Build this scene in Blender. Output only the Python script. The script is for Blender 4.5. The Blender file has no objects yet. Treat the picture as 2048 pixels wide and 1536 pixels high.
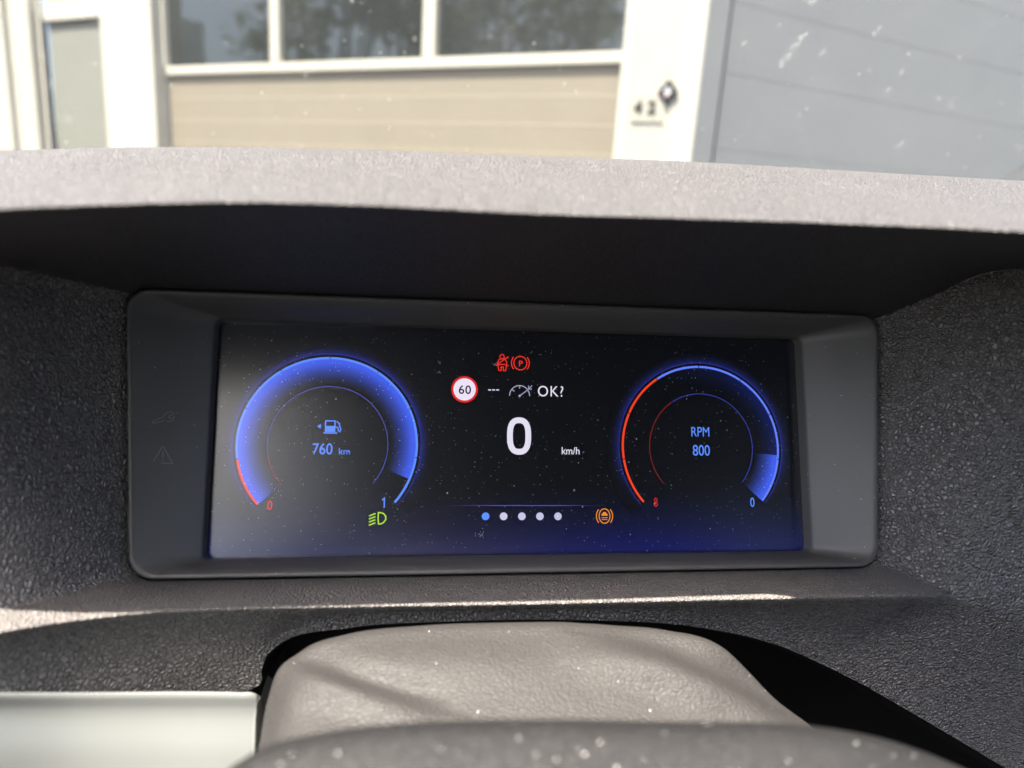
import bpy, bmesh, math, random
import numpy as np
from mathutils import Vector, Matrix
random.seed(7); RNG = np.random.default_rng(7)
C = bpy.context.scene.collection
scene = bpy.context.scene

# ------------------------------------------------------------------ camera
# axes: x right, y towards the windscreen, z up; origin = middle of the instrument screen; metres
RC = np.array([[0.98893, -0.13373, 0.06429], [0.02920, -0.24941, -0.96796], [0.14548, 0.95912, -0.24274]])
u_, s_, vt_ = np.linalg.svd(RC); RC = u_ @ vt_                # columns: scene axes seen from the lens (x right, y down, z ahead)
CAM = np.array([-0.04917, -0.28282, 0.09551])
FPX = 1450.0
cam_d = bpy.data.cameras.new('camera'); cam = bpy.data.objects.new('camera', cam_d); C.objects.link(cam)
Rb = RC.T @ np.diag([1, -1, -1])
M4 = Matrix([[*Rb[0], CAM[0]], [*Rb[1], CAM[1]], [*Rb[2], CAM[2]], [0, 0, 0, 1]])
cam.matrix_world = M4
cam_d.sensor_width = 36; cam_d.sensor_fit = 'HORIZONTAL'; cam_d.lens = 36 * FPX / 2048
cam_d.clip_start = 0.01; cam_d.clip_end = 300
cam_d.dof.use_dof = True; cam_d.dof.focus_distance = 0.302; cam_d.dof.aperture_fstop = cam_d.lens / 3.4
scene.camera = cam

# ------------------------------------------------------------------ light
EXPO = 2.85
SUN = Vector((-0.25, -0.34, 0.91)).normalized()
world = bpy.data.worlds.new('World'); scene.world = world; world.use_nodes = True
nt = world.node_tree
sky = nt.nodes.new('ShaderNodeTexSky'); sky.sky_type = 'NISHITA'; sky.sun_disc = False
sky.sun_elevation = math.asin(SUN.z); sky.sun_rotation = math.atan2(SUN.x, SUN.y); sky.dust_density = 4.0; sky.ozone_density = .6; sky.air_density = .8
bg = nt.nodes['Background']; bg.inputs['Strength'].default_value = 0.15
nt.links.new(sky.outputs['Color'], bg.inputs['Color'])
sd = bpy.data.lights.new('sun', 'SUN'); sd.energy = 5.0; sd.angle = math.radians(0.5); sd.color = (1, 0.925, 0.825)
so = bpy.data.objects.new('sun', sd); C.objects.link(so); so.rotation_euler = SUN.to_track_quat('Z', 'Y').to_euler()
vs = scene.view_settings; vs.view_transform = 'Standard'; vs.look = 'None'; vs.exposure = EXPO; vs.gamma = 1.0; vs.use_curve_mapping = False
scene.cycles.use_denoising = True
scene.cycles.max_bounces = 8; scene.cycles.transparent_max_bounces = 12
EM = 2 ** -EXPO                                             # a lit pixel of the screen keeps its colour whatever the exposure

# ------------------------------------------------------------------ geometry helpers
def ray(px, py): return RC.T @ np.array([(px - 1024) / FPX, (py - 768) / FPX, 1.0])
def P(px, py, y):
    r = ray(px, py); return CAM + r * (y - CAM[1]) / r[1]
SX = np.array([0.99995, 0, 0.0095]); SN = np.array([-0.003513, -0.929171, 0.369634]); SY = np.cross(SN, SX)
def scr(px, py, h=0.0):                                      # point of the photograph on the screen's plane
    r = ray(px, py); k = (h - CAM @ SN) / (r @ SN); q = CAM + k * r
    return np.array([q @ SX, q @ SY])
def S3(X, Y, h=0.0): return X * SX + Y * SY + h * SN
def lin(c):
    return tuple((v / 12.92 if v <= .04045 else ((v + .055) / 1.055) ** 2.4) for v in (np.array(c) / 255.0))

def spline(pts, ns):
    """smooth curve through pts with ns[i] steps in span i (chord length Catmull-Rom)"""
    p = np.array(pts, float); n = len(p)
    d = np.maximum(np.linalg.norm(np.diff(p, axis=0), axis=1), 1e-7)
    t = np.concatenate([[0], np.cumsum(d)]); m = np.zeros_like(p)
    for i in range(n):
        if i == 0: m[i] = (p[1] - p[0]) / d[0]
        elif i == n - 1: m[i] = (p[-1] - p[-2]) / d[-1]
        else:
            a, b = (p[i] - p[i - 1]) / d[i - 1], (p[i + 1] - p[i]) / d[i]
            m[i] = (a * d[i] + b * d[i - 1]) / (d[i] + d[i - 1])
    out = []
    for i in range(n - 1):
        for k in range(ns[i]):
            s = k / ns[i]; h00 = 2*s**3 - 3*s**2 + 1; h10 = s**3 - 2*s**2 + s; h01 = -2*s**3 + 3*s**2; h11 = s**3 - s**2
            out.append(h00 * p[i] + h10 * d[i] * m[i] + h01 * p[i + 1] + h11 * d[i] * m[i + 1])
    out.append(p[-1]); return np.array(out)

def loft(rows, ns):
    """rows: list of (N,3) arrays; smooth across the rows with ns[i] steps between rows i and i+1 -> (M,N,3)"""
    R = np.array(rows); return np.stack([spline(R[:, j], ns) for j in range(R.shape[1])], axis=1)

def mesh_obj(name, V, F, mat, parent=None, smooth=True):
    me = bpy.data.meshes.new(name); me.from_pydata([tuple(v) for v in V], [], [tuple(f) for f in F]); me.validate()
    if smooth: me.polygons.foreach_set('use_smooth', [True] * len(me.polygons))
    if mat is not None: me.materials.append(mat)
    o = bpy.data.objects.new(name, me); C.objects.link(o)
    if parent is not None: o.parent = parent
    return o
def bm_obj(name, bm, mat, parent=None, smooth=False):
    me = bpy.data.meshes.new(name); bm.to_mesh(me); bm.free()
    if smooth: me.polygons.foreach_set('use_smooth', [True] * len(me.polygons))
    me.materials.append(mat); o = bpy.data.objects.new(name, me); C.objects.link(o)
    if parent is not None: o.parent = parent
    return o
def grid_faces(M, N, off=0, closed=False, flip=False):
    F = []
    for i in range(M - 1):
        for j in range(N if closed else N - 1):
            k = (j + 1) % N
            q = (off + i*N + j, off + i*N + k, off + (i+1)*N + k, off + (i+1)*N + j)
            F.append(q[::-1] if flip else q)
    return F
def thing(name, label, cat, loc=(0, 0, 0), group=None):
    o = bpy.data.objects.new(name, None); C.objects.link(o); o.location = loc; o.empty_display_size = .05
    o['label'] = label; o['category'] = cat
    if group: o['group'] = group
    return o
def tag(o, label=None, cat=None, kind=None, group=None):
    if label: o['label'] = label
    if cat: o['category'] = cat
    if kind: o['kind'] = kind
    if group: o['group'] = group
    return o
def box_bm(bm, o, ax, ay, az, x0, x1, y0, y1, z0, z1, bev=0.0):
    vs_ = [bm.verts.new(Vector(o + ax*x + ay*y + az*z)) for x in (x0, x1) for y in (y0, y1) for z in (z0, z1)]
    fs = [bm.faces.new([vs_[i] for i in q]) for q in ((0,1,3,2), (4,6,7,5), (0,4,5,1), (2,3,7,6), (0,2,6,4), (1,5,7,3))]
    bmesh.ops.recalc_face_normals(bm, faces=fs)
    if bev:
        es = list({e for f in fs for e in f.edges})
        bmesh.ops.bevel(bm, geom=es, offset=bev, segments=2, affect='EDGES', profile=.6)

# ------------------------------------------------------------------ material helpers
class Mat:
    def __init__(s, name):
        s.m = bpy.data.materials.new(name); s.m.use_nodes = True; s.t = s.m.node_tree; s.n = s.t.nodes; s.b = s.n['Principled BSDF']
        s.tc = s.n.new('ShaderNodeTexCoord'); s.co = s.tc.outputs['Object']
    def new(s, typ, **kw):
        n = s.n.new('ShaderNode' + typ)
        for k, v in kw.items(): setattr(n, k, v)
        return n
    def link(s, a, b): s.t.links.new(a, b)
    def math(s, op, a, b=None, c=None, clamp=False):
        n = s.new('Math', operation=op); n.use_clamp = clamp
        for i, v in enumerate((a, b, c)):
            if v is None: continue
            if isinstance(v, (int, float)): n.inputs[i].default_value = v
            else: s.link(v, n.inputs[i])
        return n.outputs[0]
    def noise(s, scale, detail=2, rough=.5, co=None):
        n = s.new('TexNoise'); n.inputs['Scale'].default_value = scale; n.inputs['Detail'].default_value = detail; n.inputs['Roughness'].default_value = rough
        s.link(co or s.co, n.inputs['Vector']); return n
    def voro(s, scale, feature='F1', co=None, rand=1.0):
        n = s.new('TexVoronoi', feature=feature); n.inputs['Scale'].default_value = scale; n.inputs['Randomness'].default_value = rand
        s.link(co or s.co, n.inputs['Vector']); return n
    def ramp(s, fac, stops):
        n = s.new('ValToRGB'); e = n.color_ramp.elements
        while len(e) > 1: e.remove(e[-1])
        e[0].position = stops[0][0]; e[0].color = (*stops[0][1], 1)
        for p, c in stops[1:]:
            k = e.new(p); k.color = (*c, 1)
        s.link(fac, n.inputs[0]); return n.outputs[0]
    def mix(s, fac, a, b):
        n = s.new('Mix', data_type='RGBA')
        for sock, v in ((n.inputs[0], fac), (n.inputs[6], a), (n.inputs[7], b)):
            if isinstance(v, (int, float)): sock.default_value = v
            elif isinstance(v, tuple): sock.default_value = (*v, 1)
            else: s.link(v, sock)
        return n.outputs[2]
    def warp(s, scale, amt, co=None):
        n = s.noise(scale, 1, .5, co); v = s.new('VectorMath', operation='SUBTRACT'); s.link(n.outputs['Color'], v.inputs[0]); v.inputs[1].default_value = (.5, .5, .5)
        w = s.new('VectorMath', operation='SCALE'); s.link(v.outputs[0], w.inputs[0]); w.inputs['Scale'].default_value = amt
        a = s.new('VectorMath', operation='ADD'); s.link(co or s.co, a.inputs[0]); s.link(w.outputs[0], a.inputs[1]); return a.outputs[0]
    def stretch(s, sc, rot=(0, 0, 0), co=None):
        n = s.new('Mapping'); n.inputs['Scale'].default_value = sc; n.inputs['Rotation'].default_value = rot; s.link(co or s.co, n.inputs['Vector']); return n.outputs[0]
    def bump(s, h, strength, dist):
        n = s.new('Bump'); n.inputs['Strength'].default_value = strength; n.inputs['Distance'].default_value = dist
        s.link(h, n.inputs['Height']); s.link(n.outputs[0], s.b.inputs['Normal']); return n
    def set(s, **kw):
        for k, v in kw.items():
            i = s.b.inputs[k.replace('_', ' ')]
            if isinstance(v, tuple): i.default_value = (*v, 1) if len(v) == 3 else v
            elif isinstance(v, (int, float)): i.default_value = v
            else: s.link(v, i)
        return s
    def specks(s, scale, keep, size, co=None):
        """sparse small dust flecks: 1 inside a fleck"""
        v = s.voro(scale, co=co); sep = s.new('SeparateColor'); s.link(v.outputs['Color'], sep.inputs[0])
        on = s.math('GREATER_THAN', sep.outputs[0], 1 - keep)
        r = s.math('MULTIPLY', s.math('POWER', sep.outputs[1], 3.0), size); r = s.math('ADD', r, size * .22)
        k = s.math('LESS_THAN', v.outputs['Distance'], r)
        return s.math('MULTIPLY', on, k)

def leather(name, col, cell, strength, dist, rough, dust=0.0, spec=.5, aniso=(1, 1, 1), rot=(0, 0, 0)):
    m = Mat(name)
    co = m.stretch(aniso, rot)
    w = m.warp(1 / cell * .5, cell * .7, co)
    v = m.voro(1 / cell, 'DISTANCE_TO_EDGE', w); vc = m.voro(1 / cell, 'F1', w)
    v2 = m.voro(1 / cell * .42, 'DISTANCE_TO_EDGE', m.warp(1 / cell * .4, cell * 1.2, co))
    sepc = m.new('SeparateColor'); m.link(vc.outputs['Color'], sepc.inputs[0])
    dome = m.math('MINIMUM', m.math('MULTIPLY', v.outputs['Distance'], 3.6), 1.0)
    dome = m.math('POWER', dome, .55)
    dome = m.math('MULTIPLY', dome, m.math('MULTIPLY_ADD', sepc.outputs[0], .55, .6))
    big = m.math('POWER', m.math('MINIMUM', m.math('MULTIPLY', v2.outputs['Distance'], 9.0), 1.0), .6)
    n = m.noise(1 / cell * 3.5, 2, .5, co); n2 = m.noise(1 / cell * .5, 2, .5, co)
    h = m.math('ADD', dome, m.math('MULTIPLY', big, .45))
    h = m.math('ADD', h, m.math('MULTIPLY', n.outputs['Fac'], .14)); h = m.math('ADD', h, m.math('MULTIPLY', n2.outputs['Fac'], .45))
    m.bump(h, strength, dist)
    var = m.noise(18, 3, .6)
    base = m.mix(var.outputs['Fac'], tuple(c * .85 for c in col), tuple(c * 1.12 for c in col))
    rg = m.math('ADD', m.math('MULTIPLY', n2.outputs['Fac'], .14), rough - .07)
    if dust:
        k = m.math('MAXIMUM', m.specks(1100, .12 * dust, .20), m.specks(420, .03 * dust, .075))
        base = m.mix(k, base, (.62, .6, .57))
    m.set(Base_Color=base, Roughness=rg, Specular_IOR_Level=spec)
    return m.m

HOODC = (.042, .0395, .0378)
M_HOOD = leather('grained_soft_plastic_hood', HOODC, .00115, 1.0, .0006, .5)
M_DASH = leather('grained_soft_plastic_dash', (.14, .134, .129), .0017, 1.0, .0009, .26, dust=.25)  # same plastic as the hood; colour lightened in place of missing fill light
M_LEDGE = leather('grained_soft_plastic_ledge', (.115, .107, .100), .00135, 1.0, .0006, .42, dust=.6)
M_GAITER = leather('grained_leatherette', (.0222, .0210, .0200), .0012, .5, .00035, .62, dust=.15, spec=.25, aniso=(.62, 1, 1))
M_SHROUD = leather('grained_column_plastic', (.0080, .0076, .0073), .0008, .6, .0003, .55, dust=.7, spec=.3)

def smooth_plastic(name, col, rough, dust=1.0, spec=.45):
    m = Mat(name)
    n = m.noise(900, 2, .6); m.bump(n.outputs['Fac'], .12, .0001)
    k = m.math('MAXIMUM', m.specks(900, .10 * dust, .17), m.specks(420, .06 * dust, .10))
    v = m.noise(14, 4, .6)
    base = m.mix(v.outputs['Fac'], tuple(c * .88 for c in col), tuple(c * 1.1 for c in col))
    base = m.mix(m.math('MULTIPLY', k, .8), base, (.5, .5, .49))
    m.set(Base_Color=base, Roughness=m.math('ADD', m.math('MULTIPLY', v.outputs['Fac'], .1), rough - .05), Specular_IOR_Level=spec)
    return m.m
M_BEZEL = smooth_plastic('satin_black_plastic', (.070, .0685, .0655), .44)
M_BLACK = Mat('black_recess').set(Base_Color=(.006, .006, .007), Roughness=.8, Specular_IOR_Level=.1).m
mt = Mat('silver_painted_trim')
vv = mt.noise(2600, 2, .7); mt.bump(vv.outputs['Fac'], .25, .00012)
vk = mt.specks(420, .03, .16); vn = mt.noise(30, 3)
mt.set(Base_Color=mt.mix(mt.math('MULTIPLY', vk, .5), mt.mix(vn.outputs['Fac'], (.125, .133, .127), (.14, .149, .142)), (.15, .15, .14)), Metallic=.25, Roughness=.42)
M_TRIM = mt.m

# ------------------------------------------------------------------ dashboard
dash = thing('dashboard', 'dark grey grained dashboard with deep hood around the instrument screen', 'dashboard', (0, 0, 0))

def rloop(wt, wb, top, bot, r, h, nt_, ns_, na):
    """rounded trapezoid in the screen's own plane, from the middle of the top left corner, clockwise as the driver sees it"""
    c = [np.array(q, float) for q in ((-wt, top), (wt, top), (wb, bot), (-wb, bot))]
    def arc(i, s):
        p = c[i]; a = c[i - 1] - p; b = c[(i + 1) % 4] - p
        A = p + a / np.linalg.norm(a) * r; B = p + b / np.linalg.norm(b) * r
        w = .7071; den = (1-s)**2 + 2*w*s*(1-s) + s*s
        return ((1-s)**2 * A + 2*w*s*(1-s) * p + s*s * B) / den
    pts = []
    segs = [nt_, ns_, nt_, ns_]
    for i in range(4):
        j = (i + 1) % 4
        for k in range(na): pts.append(arc(i, .5 + .5 * k / na))
        a, b = arc(i, 1), arc(j, 0)
        for k in range(segs[i]): pts.append(a + (b - a) * k / segs[i])
        for k in range(na): pts.append(arc(j, .5 * k / na))
    return np.array([S3(q[0], q[1], h) for q in pts])
NT, NS, NA = 150, 50, 6
hole = rloop(.1524, .1449, .0546, -.0523, .0085, .0165, NT, NS, NA)
nseg = [NT + 2 * NA, NS + 2 * NA] * 2
i1 = nseg[0]; i2 = i1 + nseg[1]; i3 = i2 + nseg[2]
h_top = hole[:i1 + 1]; h_right = hole[i1:i2 + 1]; h_bot = hole[i2:i3 + 1][::-1]; h_left = np.vstack([hole[i3:], hole[:1]])[::-1]
# h_top: left to right; h_right: top to bottom; h_bot: left to right; h_left: top to bottom
def proj(p):
    q = RC @ (p - CAM); return np.array([1024 + FPX * q[0] / q[2], 768 + FPX * q[1] / q[2]])
TL, TR, BL, BR = h_top[0], h_top[-1], h_bot[0], h_bot[-1]
NL, NRR = 22, [14, 14, 10, 10, 10]
tl = spline([P(-420, 474, -.080), P(-180, 500, -.058), P(0, 527, -.036), P(130, 556, -.016), TL], [16, 14, 14, 14])
tr = spline([TR, P(1850, 598, -.014), P(1975, 546, -.032), P(2060, 538, -.047), P(2200, 560, -.056), P(2420, 600, -.062)], [14, 14, 10, 12, 12])
A_bot = np.vstack([tl[:-1], h_top, tr[1:]])
xs = np.array([proj(p)[0] for p in A_bot])
def curve(pts):
    a = np.array(pts, float); return spline(a, [40] * (len(a) - 1))
def f_of(pts):
    c = curve(pts); return lambda x: np.interp(x, c[:, 0], c[:, 1])
crest = f_of([(-1400, 330), (-420, 312), (-200, 305), (0, 298), (200, 292), (400, 291), (800, 299), (1024, 308), (1374, 320), (1724, 340), (2044, 359), (2420, 384)])
lip = f_of([(-1400, 412), (-420, 434), (-200, 428), (0, 418), (250, 408), (500, 404), (750, 411), (1024, 425), (1400, 437), (1724, 448), (2048, 463), (2420, 486)])
LY = -.1082
def ly(x): return LY - (.008 * min(1.3, (1000 - x) / 1200) ** 2 if x < 1000 else (.022) * max(0, (x - 1600) / 400) ** 1.3)
A_rows = []
cz = np.array([P(x, crest(x), -.005) for x in xs])
def drop(dy, dz): return cz + np.array([0, dy, dz])
A_rows.append(drop(.62, -.055)); A_rows.append(drop(.30, -.035)); A_rows.append(drop(.10, -.012)); A_rows.append(drop(.035, -.0022)); A_rows.append(cz)
A_rows.append(np.array([P(x, crest(x) + .30 * (lip(x) - crest(x)), -.045) for x in xs]))
A_rows.append(np.array([P(x, crest(x) + .62 * (lip(x) - crest(x)), -.080) for x in xs]))
A_rows.append(np.array([P(x, lip(x) - 14, ly(x) + .007) for x in xs]))
A_rows.append(np.array([P(x, lip(x) + 1, ly(x)) for x in xs]))
A_rows.append(np.array([P(x, lip(x) + 14, ly(x) + .006) for x in xs]))
pb = np.array([proj(p)[1] for p in A_bot])
for f in (.35, .72):
    yl = np.array([ly(x) for x in xs]) + .006
    A_rows.append(np.array([P(x, (lip(x) + 14) * (1 - f) + b * f, y0 * (1 - f) + q[1] * f) for x, b, y0, q in zip(xs, pb, yl, A_bot)]))
A_rows.append(A_bot)
A = loft(A_rows, [6, 8, 8, 8, 10, 10, 10, 8, 8, 8, 8, 8])
lip_row = 6 + 8*3 + 8 + 10*3 + 8 - 6 - 2
# side panel beside the steering column, left
bl = spline([P(-420, 1330, -.102), P(-180, 1268, -.092), P(0, 1226, -.077), P(140, 1192, -.058), BL], [16, 14, 14, 14])   # crease down to the ledge
MS = len(h_left)
def side(top, right_edge, bot, bulge):
    """Coons patch between top row, bottom row (both N) and the hole edge; bulge pushes the middle"""
    N = len(top); out = np.zeros((MS, N, 3))
    lc = top[0], bot[0]; rc = right_edge
    s = np.linspace(0, 1, MS)
    # match the spacing of the hole edge
    d = np.concatenate([[0], np.cumsum(np.linalg.norm(np.diff(rc, axis=0), axis=1))]); s = d / d[-1]
    left = lc[0] + (lc[1] - lc[0]) * s[:, None] + bulge * np.sin(np.pi * s)[:, None]
    t = np.concatenate([[0], np.cumsum(np.linalg.norm(np.diff(top, axis=0), axis=1))]); t /= t[-1]
    for j in range(N):
        tj = t[j]
        ruled = top[j] + (bot[j] - top[j]) * s[:, None]
        edge = left * (1 - tj) + rc * tj
        bil = (top[0] * (1 - tj) + top[-1] * tj) * (1 - s)[:, None] + (bot[0] * (1 - tj) + bot[-1] * tj) * s[:, None]
        out[:, j] = ruled + edge - bil
    return out
B = side(tl, h_left, bl, np.array([-.004, .006, 0]))
# right hand side panel
br1 = spline([BR, P(1800, 1146, -.040), P(1850, 1166, -.048), P(1908, 1191, -.054)], [6, 8, 8])
br2 = spline([P(1908, 1191, -.054), P(2060, 1245, -.058), P(2220, 1300, -.061), P(2420, 1375, -.064)], [14, 12, 12])
D_bot = np.vstack([br1[:-1], br2]); assert len(D_bot) <= len(tr) + 40
def resample(c, n):
    d = np.concatenate([[0], np.cumsum(np.linalg.norm(np.diff(c, axis=0), axis=1))]); s = np.linspace(0, d[-1], n)
    return np.stack([np.interp(s, d, c[:, k]) for k in range(3)], 1)
D_top = resample(tr, len(D_bot)) if len(tr) != len(D_bot) else tr
Dm = side(D_top[::-1], h_right, D_bot[::-1], np.array([.004, .008, 0]))[:, ::-1]
# ledge: from the crease to its rim, over the rim and down the lower panel to the column opening
C_top = np.vstack([bl[:-1], h_bot, br1[1:]])
NB, NH, NR = len(bl) - 1, len(h_bot), len(br1) - 1
def seg_row(keys):           # keys: 11 points; same spans for all rows
    return spline(keys, SPANS)
tot = len(C_top) - 1
cx = np.array([proj(p)[0] for p in C_top])
rim_pts = [(-420, 1372, -.118), (-180, 1305, -.108), (0, 1264, -.094), (150, 1240, -.0815), (290, 1224, -.0735), (450, 1217, -.0682), (700, 1212, -.0628), (1024, 1207, -.0598), (1400, 1199, -.0602), (1700, 1193, -.0610), (1850, 1191, -.0585), (1908, 1191, -.054)]
rc_ = curve([(a, b, c) for a, b, c in rim_pts])
def row_from(pts, xx, dpy=0, dY=0):
    c = curve(pts); return np.array([P(x, np.interp(x, c[:, 0], c[:, 1]) + dpy, np.interp(x, c[:, 0], c[:, 2]) + dY) for x in xx])
# horizontal stations shared by rim and lower rows
stx = np.linspace(0, 1, tot + 1)
rim_x = cx.copy()
rimA = row_from(rim_pts, rim_x, -7, .0035); rimB = row_from(rim_pts, rim_x, 0, 0); rimC = row_from(rim_pts, rim_x, 9, .0025)
fade = np.clip((rim_x - 1780) / (1908 - 1780), 0, 1)
end = P(1908, 1191, -.054)
for rr in (rimA, rimB, rimC): rr[:] = rr * (1 - fade[:, None] ** 2) + (np.array([P(x, 1191 - (1908 - x) * .002, -.0545) for x in rim_x])) * (fade[:, None] ** 2) if False else rr
mid = .5 * C_top + .5 * rimA + np.array([0, 0, .0008])
# lower border: along the silver trim, up round the column opening, to the right hand panel
low_keys = [(-420, 1384, -.116), (-150, 1384, -.102), (150, 1384, -.0735), (490, 1384, -.0515), (520, 1368, -.0515), (524, 1325, -.0515), (560, 1287, -.0515), (700, 1256, -.0515), (900, 1243, -.0505), (1150, 1240, -.0495), (1400, 1255, -.046), (1560, 1292, -.0435), (1660, 1336, -.042)]
kx = [(k - rim_x[0]) / (rim_x[-1] - rim_x[0]) for k in (rim_x[0], -150, 150, 480, 520, 560, 610, 730, 900, 1150, 1430, 1660, rim_x[-1])]
low3 = np.array([P(*k) for k in low_keys])
lsp = spline(low3, [40] * (len(low3) - 1)); lk = np.concatenate([np.linspace(kx[i], kx[i+1], 41)[:-1] for i in range(len(kx) - 1)] + [[1.0]])
tt = (rim_x - rim_x[0]) / (rim_x[-1] - rim_x[0])
low = np.stack([np.interp(tt, lk, lsp[:, k]) for k in range(3)], 1)
# right hand boundary of the lower panel runs from the rim's end down to the column opening
def lowrow(f, bulge):
    return rimC * (1 - f) + low * f + np.array([0, bulge, -bulge * .2])
C_rows = [C_top, mid, rimA, rimB, rimC, lowrow(.3, .004), lowrow(.65, .004), low]
Cg = loft(C_rows, [7, 7, 4, 4, 7, 7, 7])
Cg[:, -1] = Cg[:, -1]
cend = Cg[14 + 4:, -1]                                        # rim end to opening
# panel right of the column, below the crease line
E_top = br2
E_left = spline([Cg[-1, -1], P(1712, 1362, -.043), P(1816, 1421, -.046), P(1990, 1524, -.046), P(2200, 1650, -.050)], [10, 10, 12, 10])
ne = len(cend)
E = np.zeros((ne, len(E_top), 3))
E_bot = resample(E_left, len(E_top))
for i in range(ne):
    s = i / (ne - 1)
    r0 = E_top * (1 - s) + E_bot * s
    lcor = cend[0] * (1 - s) + cend[-1] * s
    w = np.linspace(1, 0, len(E_top))[:, None]
    E[i] = r0 + (cend[i] - lcor) * w

# the moulding runs on towards the driver's door
def run_on(g, k=14):
    j = np.arange(k, 0, -1)[None, :, None] / k
    return np.concatenate([g[:, :1] + j * np.array([-.22, .0, -.006]), g], 1)
A, B, Cg = run_on(A), run_on(B), run_on(Cg)
def run_right(g, k=14):
    j = np.arange(1, k + 1)[None, :, None] / k
    return np.concatenate([g, g[:, -1:] + j * np.array([.22, .0, .004])], 1)
A, Dm, E = run_right(A), run_right(Dm), run_right(E)
# weld the patches, round the creases, then hand each face to its part
V = []; F = []; G = []
def add_patch(g, part_of_row):
    off = len(V); Mr, N = g.shape[:2]; V.extend(g.reshape(-1, 3))
    for i in range(Mr - 1):
        for j in range(N - 1):
            F.append((off + i*N + j, off + (i+1)*N + j, off + (i+1)*N + j + 1, off + i*N + j + 1)); G.append(part_of_row(i))
nhood = 6 + 8*3 + 10*3 + 8 + 4
add_patch(A, lambda i: 0 if i < nhood else 1)
add_patch(B, lambda i: 2); add_patch(Dm, lambda i: 3)
add_patch(Cg, lambda i: 4 if i < 14 + 6 else 5)
add_patch(E, lambda i: 3)
V = np.array(V); key = {}; remap = np.zeros(len(V), int); W = []
for i, v in enumerate(V):
    k = tuple(np.round(v / 2e-6).astype(int))
    hit = None
    for dx in (0, -1, 1):
        for dy in (0, -1, 1):
            for dz in (0, -1, 1):
                hit = key.get((k[0]+dx, k[1]+dy, k[2]+dz))
                if hit is not None: break
            if hit is not None: break
        if hit is not None: break
    if hit is None: hit = len(W); key[k] = hit; W.append(v)
    remap[i] = hit
W = np.array(W); F2 = []; G2 = []
for f, g in zip(F, G):
    q = [remap[i] for i in f]; q2 = [q[i] for i in range(4) if q[i] != q[i - 1]]
    if len(q2) >= 3: F2.append(q2); G2.append(g)
G2 = np.array(G2)
from collections import defaultdict
ec = defaultdict(int)
for f in F2:
    for a, b in zip(f, f[1:] + f[:1]): ec[(min(a, b), max(a, b))] += 1
E_arr = np.array(list(ec.keys())); bnd = np.zeros(len(W), bool)
for e, n in ec.items():
    if n == 1: bnd[list(e)] = True
deg = np.bincount(E_arr.ravel(), minlength=len(W))[:, None]
for it in range(26):
    acc = np.zeros_like(W); np.add.at(acc, E_arr[:, 0], W[E_arr[:, 1]]); np.add.at(acc, E_arr[:, 1], W[E_arr[:, 0]])
    Wn = W + .5 * (acc / deg - W); Wn[bnd] = W[bnd]; W = Wn
VN = np.zeros_like(W)
for f in F2:
    p = W[f]; n = np.cross(p[2] - p[0], p[-1] - p[1] if len(f) == 4 else p[1] - p[0]); VN[f] += n
VN /= np.linalg.norm(VN, axis=1)[:, None] + 1e-12
cen = np.mean(W, 0)
def dash_part(name, ids, mat, label=None):
    sel = [f for f, g in zip(F2, G2) if g in ids]
    used = sorted({i for f in sel for i in f}); mp = {u: i for i, u in enumerate(used)}
    o = mesh_obj(name, W[used], [[mp[i] for i in f] for f in sel], mat, dash)
    o.data.normals_split_custom_set_from_vertices([tuple(VN[u]) for u in used])
    if label: o['label'] = label
    return o
# make faces look towards the driver
fn = 0
for f in F2[::50]:
    p = W[f]; n = np.cross(p[1] - p[0], p[2] - p[0]); fn += np.sign(n @ (CAM - p[0]))
if fn < 0: F2 = [f[::-1] for f in F2]
VN = np.zeros_like(W)
for f in F2:
    p = W[f]; n = np.cross(p[1] - p[0], p[2] - p[0]) if len(f) == 3 else np.cross(p[2] - p[0], p[3] - p[1]); VN[f] += n
VN /= np.linalg.norm(VN, axis=1)[:, None] + 1e-12
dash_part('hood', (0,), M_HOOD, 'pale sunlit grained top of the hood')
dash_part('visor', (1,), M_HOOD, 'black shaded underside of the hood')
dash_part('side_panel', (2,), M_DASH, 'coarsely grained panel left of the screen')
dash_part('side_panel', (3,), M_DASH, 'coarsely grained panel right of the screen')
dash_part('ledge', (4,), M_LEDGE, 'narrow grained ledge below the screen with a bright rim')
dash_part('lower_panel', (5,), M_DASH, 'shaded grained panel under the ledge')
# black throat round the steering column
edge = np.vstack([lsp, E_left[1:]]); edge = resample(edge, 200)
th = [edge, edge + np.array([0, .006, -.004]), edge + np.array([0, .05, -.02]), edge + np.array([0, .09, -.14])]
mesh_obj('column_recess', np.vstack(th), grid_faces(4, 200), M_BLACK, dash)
# silver trim, a padded slab with rounded edges
tb = [(-420, 1382, -.126), (-150, 1382, -.110), (150, 1382, -.088), (480, 1382, -.0722), (506, 1383, -.0713), (514, 1388, -.0710), (516, 1396, -.071)]
tb3 = spline([P(*k) for k in tb], [10, 10, 10, 4, 4, 4])
rowsT = [tb3 + np.array([0, .014, -.016]), tb3 + np.array([0, .0010, -.0012]), tb3 + np.array([0, -.0002, -.0004])]
for f, py in ((.0, 1420), (.3, 1500), (.6, 1590), (1, 1680)):
    r = []
    for k, p in enumerate(tb3):
        x = proj(p)[0]; r.append(P(x - (5 + 14 * f) * (x > 440) * (x - 440) / 75, py, p[1] - .001 - .016 * f))
    rowsT.append(np.array(r))
rowsT.append(rowsT[-1] + np.array([0, .004, -.09]))
Tg = run_on(loft(rowsT, [3, 3, 4, 4, 4, 4, 6]))
side_ret = [Tg[:, -1] + np.array([d, e, 0]) for d, e in ((0, 0), (.0006, .0008), (.0009, .012))]
Tg2 = np.concatenate([Tg, side_ret[1][:, None], side_ret[2][:, None]], 1)
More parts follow.
